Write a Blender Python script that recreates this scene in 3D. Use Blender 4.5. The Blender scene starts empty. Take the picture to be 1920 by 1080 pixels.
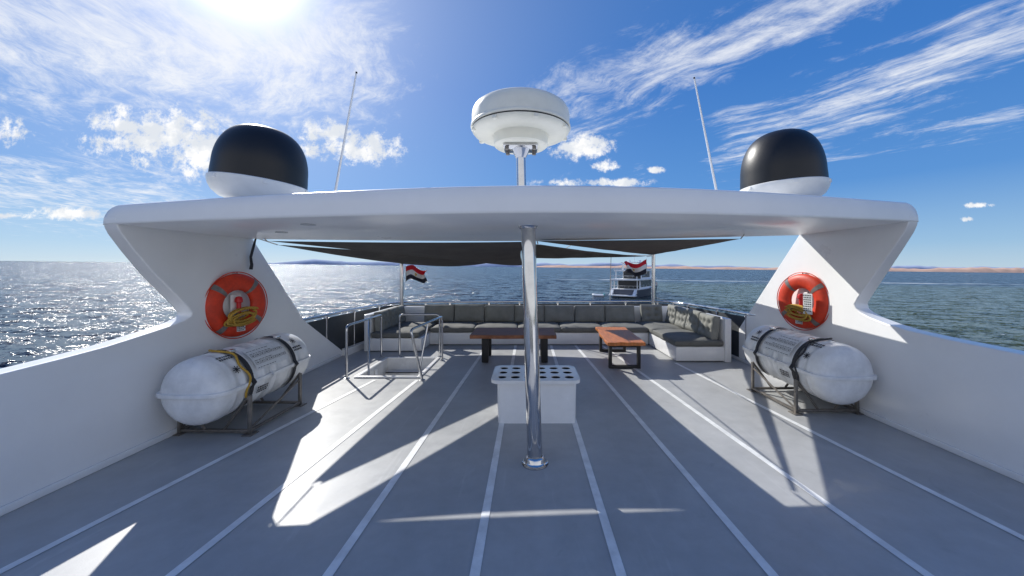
import bpy, bmesh, math, random
from mathutils import Vector, Matrix, noise
random.seed(7)
C = bpy.context.scene.collection
PI = math.pi
R = math.radians
F, VX, HY, H = 697.0, 990.0, 505.0, 1.7
def P(px, py, Y): return Vector(((px-VX)/F*Y, Y, H-(py-HY)/F*Y))
def SZ(X, Y): return -6.0-0.0115*X+0.0067*Y

# ---------------------------------------------------------------- materials
def mat(name, col, rough=0.5, metal=0.0, var=0.12, vscale=4.0, bump=0.0, bscale=60.0, spec=0.5, coat=0.0, rvar=0.1, stretch=None):
    m = bpy.data.materials.new(name); m.use_nodes = True
    nt = m.node_tree; b = nt.nodes['Principled BSDF']
    tc = nt.nodes.new('ShaderNodeTexCoord'); src = tc.outputs['Object']
    if stretch:
        mp = nt.nodes.new('ShaderNodeMapping'); mp.inputs['Scale'].default_value = stretch
        nt.links.new(src, mp.inputs[0]); src = mp.outputs[0]
    n = nt.nodes.new('ShaderNodeTexNoise'); n.inputs['Scale'].default_value = vscale; n.inputs['Detail'].default_value = 6; n.inputs['Roughness'].default_value = .65
    nt.links.new(src, n.inputs['Vector'])
    mr = nt.nodes.new('ShaderNodeMapRange'); mr.inputs['From Min'].default_value = .3; mr.inputs['From Max'].default_value = .7
    mr.inputs['To Min'].default_value = 1-var; mr.inputs['To Max'].default_value = 1+var*.5
    nt.links.new(n.outputs['Fac'], mr.inputs['Value'])
    mx = nt.nodes.new('ShaderNodeVectorMath'); mx.operation = 'SCALE'; mx.inputs[0].default_value = col[:3]
    nt.links.new(mr.outputs[0], mx.inputs['Scale']); nt.links.new(mx.outputs[0], b.inputs['Base Color'])
    r2 = nt.nodes.new('ShaderNodeMapRange'); r2.inputs['From Min'].default_value = .3; r2.inputs['From Max'].default_value = .7
    r2.inputs['To Min'].default_value = max(.02, rough-rvar*rough); r2.inputs['To Max'].default_value = min(1, rough+rvar*rough)
    nt.links.new(n.outputs['Fac'], r2.inputs['Value']); nt.links.new(r2.outputs[0], b.inputs['Roughness'])
    b.inputs['Metallic'].default_value = metal
    b.inputs['Specular IOR Level'].default_value = spec
    b.inputs['Coat Weight'].default_value = coat
    if bump:
        n2 = nt.nodes.new('ShaderNodeTexNoise'); n2.inputs['Scale'].default_value = bscale; n2.inputs['Detail'].default_value = 4
        nt.links.new(src, n2.inputs['Vector'])
        bp = nt.nodes.new('ShaderNodeBump'); bp.inputs['Strength'].default_value = bump; bp.inputs['Distance'].default_value = .01
        nt.links.new(n2.outputs['Fac'], bp.inputs['Height']); nt.links.new(bp.outputs[0], b.inputs['Normal'])
    return m
M = {}
M['gel'] = mat('white_gelcoat', (.91,.91,.90), .30, var=.05, vscale=1.3, bump=.05, bscale=9, coat=.1)
M['gel2'] = mat('white_gloss', (.90,.90,.89), .25, var=.05, vscale=5, coat=.2)
M['steel'] = mat('stainless', (.62,.62,.63), .14, 1, var=.12, vscale=12)
M['chrome'] = mat('polished_steel', (.60,.60,.61), .08, 1, var=.14, vscale=6)
M['dullsteel'] = mat('dull_steel', (.22,.2,.18), .42, .5, var=.4, vscale=14, bump=.2)
M['black'] = mat('black_paint', (.010,.010,.011), .42, var=.3, vscale=3, bump=.05, bscale=30)
M['blackm'] = mat('black_matte', (.02,.02,.022), .6, var=.3, vscale=10)
M['domewhite'] = mat('dome_white', (.87,.87,.84), .4, var=.08, vscale=6)
M['radar'] = mat('radar_cream', (.90,.88,.76), .38, var=.08, vscale=5)
M['raft'] = mat('raft_shell', (.86,.86,.85), .3, var=.18, vscale=5, bump=.08, bscale=25)
M['strap'] = mat('strap_black', (.03,.03,.035), .7, var=.3, vscale=40)
M['label'] = mat('label_paper', (.74,.75,.75), .5, var=.1, vscale=20)
M['ink'] = mat('ink', (.03,.03,.035), .6, var=.2)
M['orange'] = mat('buoy_orange', (.70,.05,.014), .5, var=.28, vscale=9, bump=.1)
M['refl'] = mat('reflective_band', (.22,.2,.19), .35, .2, var=.25, vscale=20)
M['yellow'] = mat('yellow_rope', (.55,.33,.05), .8, var=.35, vscale=60, bump=.5, bscale=200)
M['redlight'] = mat('red_plastic', (.6,.015,.02), .35, var=.15)
M['rope'] = mat('white_rope', (.6,.58,.52), .85, var=.2, vscale=50)
M['tarp'] = mat('shade_cloth', (.12,.11,.10), .85, var=.35, vscale=3, bump=.3, bscale=40)
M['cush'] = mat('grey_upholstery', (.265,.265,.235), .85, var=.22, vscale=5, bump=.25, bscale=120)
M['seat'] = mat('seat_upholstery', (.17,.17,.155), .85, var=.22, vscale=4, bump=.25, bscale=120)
M['wood_d'] = mat('dark_wood', (.36,.16,.09), .55, var=.5, vscale=5, stretch=(1,8,1), bump=.15, bscale=12, spec=.15)
M['wood_o'] = mat('orange_wood', (.58,.2,.06), .42, var=.45, vscale=4, stretch=(8,1,1), bump=.12, bscale=12, spec=.35)
M['line'] = mat('painted_line', (.87,.88,.87), .5, var=.2, vscale=6)
M['screen'] = mat('mesh_screen', (.05,.055,.06), .6, var=.3, vscale=8)
M['fred'] = mat('flag_red', (.7,.012,.03), .8, var=.15)
M['fwhite'] = mat('flag_white', (.85,.85,.85), .8, var=.1)
M['fblack'] = mat('flag_black', (.015,.015,.03), .8, var=.1)
M['gold'] = mat('gold', (.6,.4,.08), .6, var=.1)
M['glass'] = mat('dark_glass', (.015,.02,.03), .2, var=.2)
M['ywhite'] = mat('yacht_white', (.84,.85,.87), .35, var=.06, vscale=1)
M['yhull'] = mat('yacht_hull', (.09,.10,.13), .4, var=.1, vscale=1)
M['blue'] = mat('blue_paint', (.02,.03,.07), .4, var=.1)
M['teal'] = mat('teal_rubber', (.1,.4,.42), .5, var=.1)
M['hill_tan'] = mat('sand_hills', (.72,.48,.36), 1, var=.25, vscale=.004, spec=0)  # hazy tan, distance haze put into the base colour
M['hill_blue'] = mat('far_hills', (.4,.47,.62), 1, var=.15, vscale=.002, spec=0)  # bluish distance haze painted into the base colour
M['dark_in'] = mat('stairwell_paint', (.74,.75,.76), .5, var=.2, vscale=4)
M['lens'] = mat('lamp_lens', (.5,.51,.53), .3, var=.05)

def deck_mat():
    m = bpy.data.materials.new('deck_paint'); m.use_nodes = True; nt = m.node_tree; b = nt.nodes['Principled BSDF']
    tc = nt.nodes.new('ShaderNodeTexCoord')
    def noi(s, d=8, st=None, dist=0):
        n = nt.nodes.new('ShaderNodeTexNoise'); n.inputs['Scale'].default_value = s; n.inputs['Detail'].default_value = d; n.inputs['Roughness'].default_value=.65; n.inputs['Distortion'].default_value = dist
        src = tc.outputs['Object']
        if st:
            mp = nt.nodes.new('ShaderNodeMapping'); mp.inputs['Scale'].default_value = st; nt.links.new(src, mp.inputs[0]); src = mp.outputs[0]
        nt.links.new(src, n.inputs['Vector']); return n.outputs['Fac']
    def mrng(s, a, b_, c, d):
        r = nt.nodes.new('ShaderNodeMapRange'); nt.links.new(s, r.inputs['Value'])
        for k, v in zip(('From Min','From Max','To Min','To Max'), (a,b_,c,d)): r.inputs[k].default_value = v
        return r.outputs[0]
    def mul(a, c):
        n = nt.nodes.new('ShaderNodeMath'); n.operation = 'MULTIPLY'; nt.links.new(a, n.inputs[0]); nt.links.new(c, n.inputs[1]); return n.outputs[0]
    f = mul(mrng(noi(.8, 5), .3, .7, .86, 1.08), mrng(noi(6, 7), .3, .7, .91, 1.06))
    f = mul(f, mrng(noi(9, 5, (1,.12,1), .5), .60, .74, 1.0, 1.14))
    f = mul(f, mrng(noi(2.3, 6, None, 1.5), .63, .70, 1.0, .88))
    sc = nt.nodes.new('ShaderNodeVectorMath'); sc.operation = 'SCALE'; sc.inputs[0].default_value = (.452,.458,.457)
    nt.links.new(f, sc.inputs['Scale']); nt.links.new(sc.outputs[0], b.inputs['Base Color'])
    nt.links.new(mrng(noi(3, 6), .3, .7, .34, .52), b.inputs['Roughness'])
    b.inputs['Specular IOR Level'].default_value = .32
    bp = nt.nodes.new('ShaderNodeBump'); bp.inputs['Strength'].default_value = .15; bp.inputs['Distance'].default_value = .004
    nt.links.new(noi(140, 3), bp.inputs['Height']); nt.links.new(bp.outputs[0], b.inputs['Normal'])
    return m
M['deck'] = deck_mat()

# ---------------------------------------------------------------- mesh helpers
class MB:
    def __init__(s): s.v=[]; s.f=[]; s.m=[]
    def add(s, vs, fs, mi=0, T=None):
        o=len(s.v); s.v += [tuple(T @ Vector(p)) if T else tuple(p) for p in vs]
        s.f += [[i+o for i in f] for f in fs]; s.m += [mi]*len(fs); return s
    def box(s, c, d, rot=0, bev=0, seg=2, T=None, mi=0):
        bm=bmesh.new(); bmesh.ops.create_cube(bm, size=1)
        for v in bm.verts: v.co = Vector((v.co.x*d[0], v.co.y*d[1], v.co.z*d[2]))
        if bev: bmesh.ops.bevel(bm, geom=bm.edges[:], offset=bev, segments=seg, profile=.5, affect='EDGES')
        MT = Matrix.Translation(Vector(c)) @ Matrix.Rotation(rot,4,'Z')
        if T: MT = T @ MT
        bm.verts.index_update()
        s.add([v.co.copy() for v in bm.verts], [[v.index for v in f.verts] for f in bm.faces], mi, MT); bm.free(); return s
    def prism(s, A, B, mi=0):
        n=len(A); s.add(list(A)+list(B), [list(range(n))[::-1], list(range(n,2*n))]+[[i,(i+1)%n,n+(i+1)%n,n+i] for i in range(n)], mi); return s
    def tube(s, pts, r, n=10, closed=False, mi=0, flat=1.0):
        pts=[Vector(p) for p in pts]; k=len(pts); vs=[]; fs=[]
        rs = r if isinstance(r,(list,tuple)) else [r]*k
        t0=(pts[1]-pts[0]).normalized(); up = Vector((0,0,1)) if abs(t0.z)<.9 else Vector((1,0,0))
        nrm = (up - t0*up.dot(t0)).normalized()
        for i in range(k):
            a = pts[i-1] if (i>0 or closed) else pts[i]; b = pts[(i+1)%k] if (i<k-1 or closed) else pts[i]
            t=(b-a).normalized(); nrm=(nrm - t*nrm.dot(t)).normalized(); bi=t.cross(nrm)
            for j in range(n):
                q=2*PI*j/n; vs.append(pts[i]+nrm*math.cos(q)*rs[i]*flat+bi*math.sin(q)*rs[i])
        for i in range(k if closed else k-1):
            for j in range(n):
                a=i*n; b=((i+1)%k)*n; fs.append([a+j,a+(j+1)%n,b+(j+1)%n,b+j])
        if not closed: fs += [list(range(n))[::-1], [(k-1)*n+j for j in range(n)]]
        s.add(vs,fs,mi); return s
    def lathe(s, prof, n=40, T=None, mi=0):
        vs=[]; fs=[]
        for r,z in prof:
            for j in range(n): q=2*PI*j/n; vs.append(Vector((r*math.cos(q), r*math.sin(q), z)))
        for i in range(len(prof)-1):
            for j in range(n): fs.append([i*n+j,i*n+(j+1)%n,(i+1)*n+(j+1)%n,(i+1)*n+j])
        fs += [list(range(n))[::-1], [(len(prof)-1)*n+j for j in range(n)]]
        s.add(vs,fs,mi,T); return s
    def grid(s, fn, nu, nv, mi=0, mfn=None):
        o=len(s.v); s.v += [tuple(fn(i/nu, j/nv)) for i in range(nu+1) for j in range(nv+1)]
        for i in range(nu):
            for j in range(nv):
                a=o+i*(nv+1)+j; s.f.append([a,a+nv+1,a+nv+2,a+1]); s.m.append(mfn(i/nu,j/nv) if mfn else mi)
        return s
    def build(s, name, m, parent=None, smooth=40, bev=0):
        off=Vector((0,0,0)); q=parent
        while q: off += q.location; q=q.parent
        me=bpy.data.meshes.new(name); me.from_pydata([tuple(Vector(p)-off) for p in s.v],[],s.f); me.update()
        for mm in (m if isinstance(m,(list,tuple)) else [m]): me.materials.append(M[mm] if isinstance(mm,str) else mm)
        me.polygons.foreach_set('material_index', s.m)
        bm=bmesh.new(); bm.from_mesh(me)
        bmesh.ops.recalc_face_normals(bm, faces=bm.faces[:])
        if smooth:
            for f in bm.faces: f.smooth=True
            for e in bm.edges:
                if len(e.link_faces)==2 and e.calc_face_angle(0) > R(smooth): e.smooth=False
        bm.to_mesh(me); bm.free()
        o=bpy.data.objects.new(name, me); C.objects.link(o); o.parent=parent
        if bev:
            b=o.modifiers.new('bevel','BEVEL'); b.width=bev; b.segments=3; b.limit_method='ANGLE'; b.angle_limit=R(35)
        return o
GROUPS={'life_raft_canister':'life raft canisters along the bulwarks','raft_cradle':'cradles under the life raft canisters','lifebuoy':'lifebuoys hung on the arch legs','lifebuoy_light':'lights of the lifebuoys','rope_coil':'yellow ropes in the lifebuoys','satellite_dome':'satellite domes on the arch','whip_antenna':'whip antennas on the arch','awning_post':'awning posts along the stern','shade_sail':'shade sails behind the arch','flag':'flags at the stern','coffee_table':'coffee tables by the sofa','stair_handrail':'handrails around the stair opening'}
def thing(name, label, cat, loc=(0,0,0), group=None):
    o=bpy.data.objects.new(name,None); C.objects.link(o); o.location=loc; o.empty_display_size=.1
    o['label']=label; o['category']=cat
    group = group or GROUPS.get(name)
    if group: o['group']=group
    return o
def tag(o, label, cat, group=None):
    o['label']=label; o['category']=cat
    if group: o['group']=group
    return o
def struct(o): o['kind']='structure'; return o
def interp(xs, ys, x):
    n=len(xs); i=0
    while i<n-2 and x>xs[i+1]: i+=1
    def sl(k):
        if k<=0: return (ys[1]-ys[0])/(xs[1]-xs[0])
        if k>=n-1: return (ys[-1]-ys[-2])/(xs[-1]-xs[-2])
        return (ys[k+1]-ys[k-1])/(xs[k+1]-xs[k-1])
    h=xs[i+1]-xs[i]; t=(x-xs[i])/h
    return (2*t**3-3*t*t+1)*ys[i]+(t**3-2*t*t+t)*h*sl(i)+(-2*t**3+3*t*t)*ys[i+1]+(t**3-t*t)*h*sl(i+1)

# ---------------------------------------------------------------- deck
HX0,HX1,HY0,HY1=-2.66,-1.74,5.86,7.05
d=MB()
def quad(a,b,c,e,z=0): d.add([(a[0],a[1],z),(b[0],b[1],z),(c[0],c[1],z),(e[0],e[1],z)],[[0,1,2,3]])
quad((-3.8,-5),(4.1,-5),(4.1,HY0),(-3.8,HY0)); quad((-3.8,HY0),(HX0,HY0),(HX0,HY1),(-3.8,HY1)); quad((HX1,HY0),(4.1,HY0),(4.1,HY1),(HX1,HY1))
quad((-3.8,HY1),(4.1,HY1),(3.72,9.9),(-3.5,9.9))
deck=struct(d.build('deck','deck',smooth=0))
def stripe(x1,y1,x2,y2,ya,yb,w=.029):
    f=lambda y: x1+(x2-x1)*(y-y1)/(y2-y1)
    MB().add([(f(ya)-w,ya,.004),(f(ya)+w,ya,.004),(f(yb)+w,yb,.004),(f(yb)-w,yb,.004)],[[0,1,2,3]]).build('painted_line','line',deck,smooth=0)
for x1,y1,x2,y2,yb in ((-2.95,2.17,-2.48,4.94,5.7),(-1.98,2.06,-1.74,5.15,5.7),(-1.11,2.06,-.965,6.4,8.3),(-.296,2.06,-.29,4.05,8.3),
        (.517,2.06,.516,4.08,8.3),(1.36,2.06,1.149,6.4,8.3),(2.22,2.06,1.87,5.9,8.3),(3.13,2.35,2.71,6.4,6.75)):
    stripe(x1,y1,x2,y2,-5,yb)
w=MB(); z0=-2.1
for a,b in (((HX0,HY0),(HX1,HY0)),((HX1,HY0),(HX1,HY1)),((HX1,HY1),(HX0,HY1)),((HX0,HY1),(HX0,HY0))):
    w.add([(a[0],a[1],0),(b[0],b[1],0),(b[0],b[1],z0),(a[0],a[1],z0)],[[0,1,2,3]])
w.add([(HX0,HY0,z0),(HX1,HY0,z0),(HX1,HY1,z0),(HX0,HY1,z0)],[[0,1,2,3]])
struct(w.build('stairwell','dark_in',smooth=0))
hx=(HX0+HX1)/2; hw_=HX1-HX0
st=thing('staircase','short white stair with dark nosings going down inside the railed deck opening','staircase',(hx,6.4,-2.1))
for k in range(7):
    tr=MB().box((hx,HY1-.12-.16*k,-.22-.25*k),(hw_-.09,.24,.04),bev=.006).build('tread','dark_in',st)
    MB().box((hx,HY1-.235-.16*k,-.195-.25*k),(hw_-.1,.03,.012)).build('nosing','blackm',tr)
for sx in (-1,1):
    MB().box((hx+sx*(hw_/2-.025),6.45,-1.03),(.03,.06,2.0)).build('stringer','ywhite',st)
cm=MB()
for c,s in (((HX0-.03,(HY0+HY1)/2,.012),(.06,HY1-HY0+.12,.024)),((HX1+.03,(HY0+HY1)/2,.012),(.06,HY1-HY0+.12,.024)),((hx,HY0-.03,.014),(hw_,.06,.028)),((hx,HY1+.03,.014),(hw_,.06,.028))):
    cm.box(c,s,bev=.005)
tag(cm.build('hatch_frame','gel'),'white raised frame around the stair opening in the deck','hatch frame')
hp=[(-3.81,-5),(4.11,-5),(4.11,7.2),(3.73,9.91),(-3.51,9.91),(-3.81,7.2)]
hv=[(x,y,-.01) for x,y in hp]+[(x*.93,y*.98,-6.3) for x,y in hp]
struct(MB().add(hv,[[i,(i+1)%6,6+(i+1)%6,6+i] for i in range(6)]).build('hull','gel',smooth=0))

# ---------------------------------------------------------------- arch with side walls
arch=thing('deck_arch','wide white overhead arch whose raked legs sweep down into the side bulwarks','arch',(0.15,4,0))
bx=[-3.82,-1.53,0,1.52,4.12]
nearY=lambda x: interp(bx,[3.34,2.73,2.57,2.88,3.92],x)
backY=lambda x: interp([-3.82,0,4.12],[4.92,5.12,5.42],x)
zb=lambda x: interp([-3.82,0,4.12],[2.1,2.09,2.2],x)
zt=lambda x: interp([-3.82,0,4.12],[2.275,2.285,2.40],x)
st_=[(-3.82,.05),(-3.818,.3),(-3.80,.55),(-3.765,.77),(-3.71,.92),(-3.64,1)]+[(-3.5+k*.25,1) for k in range(30)]+[(3.94,1),(4.01,.92),(4.065,.77),(4.10,.55),(4.118,.3),(4.12,.05)]
ring=[]
for x,k in st_:
    b_,t_=zb(x),zb(x)+(zt(x)-zb(x))*k; n_,e_=nearY(x),backY(x); th=t_-b_
    ring.append([(x,n_+.006,b_),(x,n_+.001,b_+.005),(x,n_,b_+th*.12),(x,n_+.002,b_+th*.5),(x,n_+.005,b_+th*.90),(x,n_+.012,b_+th*.965),(x,n_+.026,t_),(x,(n_+e_)/2,t_+.03*k),(x,e_-.04,t_-.05*k),(x,e_,t_-.08*k),(x,e_,b_+.02*k),(x,e_-.02,b_)])
m_=len(ring[0]); bmv=[p for r in ring for p in r]; bf=[]
for i in range(len(ring)-1):
    for j in range(m_): bf.append([i*m_+j,i*m_+(j+1)%m_,(i+1)*m_+(j+1)%m_,(i+1)*m_+j])
bf+= [list(range(m_)),[(len(ring)-1)*m_+j for j in range(m_)]]
MB().add(bmv,bf).build('crossbeam','gel',arch,smooth=50)
polyL=[(-5,-.02),(7.35,-.02),(7.35,.07),(7.25,.14),(6.06,.87),(4.92,2.12),(4.9,2.14),(3.4,2.19),(3.345,2.18),(3.338,2.15),(3.346,2.08),(3.375,2.02),(3.49,1.86),(3.65,1.66),(3.84,1.46),(3.99,1.3),(4.04,1.23),(4.03,1.19),(3.95,1.155),(3.82,1.125),(3.62,1.092),(3.42,1.06),(3.22,1.03),(2.9,1.0),(2.57,.975),(2,.95),(1.3,.935),(0,.92),(-5,.92)]
polyR=[(-5,-.02),(7.6,-.02),(7.6,.08),(7.4,.2),(7.25,.3),(5.42,2.2),(5.4,2.24),(3.98,2.30),(3.925,2.29),(3.918,2.25),(3.928,2.17),(3.96,2.10),(4.07,1.93),(4.2,1.74),(4.35,1.52),(4.465,1.35),(4.5,1.28),(4.48,1.23),(4.42,1.19),(4.3,1.145),(4.1,1.1),(3.88,1.065),(3.5,1.04),(2.96,1.02),(2,1.0),(0,.98),(-5,.98)]
def wall(poly,xi,xo):
    dy=nearY(xi)-nearY(xo)
    inn=[(xi,y+(dy*max(0,min(1,(z-1.25)/.85)) if y<4.5 and z>1.25 else 0),z) for y,z in poly]
    MB().prism(inn,[(xo,y,z) for y,z in poly]).build('side_wall','gel',arch,smooth=30,bev=.012)
wall(polyL,-3.65,-3.8185); wall(polyR,3.95,4.1185)
MB().box((-3.635,1.1,.03),(.03,12.2,.06),bev=.01).build('skirting','gel2',arch)
MB().box((3.935,1.2,.03),(.03,12.4,.06),bev=.01).build('skirting','gel2',arch)
for px,py in ((528,435),(578,419)):
    Y=.395*F/(HY-py); X=(px-VX)/F*Y; z=zb(X)
    MB().lathe([(.001,0),(.055,0),(.06,-.006),(.06,-.01)][::-1],28,Matrix.Translation((X,Y,z+.002))).build('downlight','lens',arch)

# ---------------------------------------------------------------- pole
pole=thing('support_pole','thick polished steel pole standing mid deck under the arch','pole',(.06,3.25,0))
pb,pt=Vector((.062,3.25,0)),Vector((.0,3.36,2.095))
MB().tube([pb,pt],.066,32).build('shaft','chrome',pole)
MB().lathe([(.115,0),(.115,.012),(.1,.018),(.088,.035),(.085,.06),(.072,.075),(.066,.08)],40,Matrix.Translation(pb)).build('base_flange','chrome',pole)
MB().lathe([(.066,-.03),(.08,-.026),(.084,-.012),(.09,-.002)],40,Matrix.Translation(pt)).build('top_flange','steel',pole)
for k in range(4):
    q=PI/4+k*PI/2; MB().lathe([(.009,0),(.009,.007),(.005,.01)],8,Matrix.Translation(pb+Vector((math.cos(q)*.1,math.sin(q)*.1,.013)))).build('bolt','steel',pole)

# ---------------------------------------------------------------- radar
rad=thing('radar_scanner','round cream radar dome on a short steel mast above the middle of the arch','radar',(-.065,3.35,2.28))
rc=Vector((-.065,3.35,0)); TR=Matrix.Translation(rc)
MB().tube([rc+Vector((0.01,0,2.27)),rc+Vector((0,0,2.775))],.043,24).build('mast','steel',rad)
MB().lathe([(.09,2.29),(.09,2.31),(.05,2.32),(.045,2.36)],24,TR).build('mast_foot','steel',rad)
MB().lathe([(.001,2.80),(.225,2.80),(.238,2.81),(.245,2.87),(.255,2.895)],56,TR).build('mount_ring','radar',rad)
MB().lathe([(.25,2.89),(.33,2.893),(.39,2.901),(.42,2.913),(.434,2.93),(.436,2.938)],64,TR).build('lower_housing','radar',rad)
MB().lathe([(.431,2.937),(.432,2.951)],64,TR).build('seam_gasket','blackm',rad)
MB().lathe([(.444,2.950),(.447,2.96),(.445,2.972),(.438,2.98),(.437,3.06),(.430,3.10),(.412,3.133),(.375,3.160),(.31,3.18),(.18,3.196),(.001,3.2)],64,TR).build('upper_dome','radar',rad)
MB().box(rc+Vector((0,-.02,2.785)),(.30,.22,.02),bev=.006).build('mount_bracket','steel',rad)
MB().lathe([(.044,2.70),(.08,2.765),(.085,2.775)],24,TR).build('mast_collar','steel',rad)
for sx in (-1,1):
    for sy in (-1,1):
        MB().lathe([(.018,0),(.018,.03)],10,Matrix.Translation(rc+Vector((sx*.12,sy*.08-.02,2.75)))).build('bolt','dullsteel',rad)
for k in range(8):
    q=k*PI/4+.3; MB().box(rc+Vector((math.cos(q)*.425,math.sin(q)*.425,2.918)),(.04,.04,.03),rot=q,bev=.008).build('clip','radar',rad)

# ---------------------------------------------------------------- satellite domes
def sat(px,Y,ztop,rr,label,tilt):
    X=(px-VX)/F*Y
    t=thing('satellite_dome',label,'satellite dome',(0,0,0))
    MB().lathe([(.001,0),(.2,0),(.2,.03),(.12,.05),(.12,.13)],32).build('pedestal','dullsteel',t)
    MB().lathe([(.14,.11),(rr*.66,.115),(rr*.78,.13),(rr*.92,.18),(rr*.99,.235),(rr*1.015,.275),(rr*1.02,.285),(rr*1.02,.315),(rr*1.0,.322)],56).build('white_base','domewhite',t)
    h=ztop-zt(X)-.05; z1=.315
    dome=[(rr*.985,z1-.01),(rr*.98,z1+.07),(rr*.97,z1+.13)]
    for k in range(1,17):
        a=k/16*PI/2; dome.append((max(.001,rr*.97*math.cos(a)**.68), z1+.13+(h-z1-.13)*math.sin(a)))
    MB().lathe(dome,56).build('black_dome','black',t)
    for k in range(6):
        q=k*PI/3+.2; MB().box((math.cos(q)*rr*1.02,math.sin(q)*rr*1.02,.29),(.02,.05,.04),rot=q,bev=.005).build('latch','domewhite',t)
    t.location=(X,Y,zt(X)+.01); t.rotation_euler=(0,R(tilt),0)
sat(483,3.9,3.22,.43,'black satellite dome on white base atop the left end of the arch',6)
sat(1469,4.45,3.38,.445,'black satellite dome on white base atop the right end of the arch',-3)

for (x0,y0),(x1,y1),Y,lab in (((628,364),(668,138),4.3,'thin white whip antenna rising just right of the left black dome'),((1345,366),(1302,148),4.6,'thin white whip antenna rising just left of the right black dome')):
    a=P(x0,y0,Y); b=P(x1,y1,Y); dirv=(b-a).normalized(); a=a-dirv*((a.z-zt(a.x)-.0)/dirv.z)
    t=thing('whip_antenna',lab,'antenna',tuple(a))
    MB().tube([a,a+(b-a)*.12],.02,12).build('mount','steel',t)
    MB().tube([a+(b-a)*.1,a+(b-a)*.45,b],[.015,.013,.009],10).build('whip','gel2',t)
    MB().tube([b,b+dirv*.02],.011,8).build('tip','blackm',t)

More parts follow.
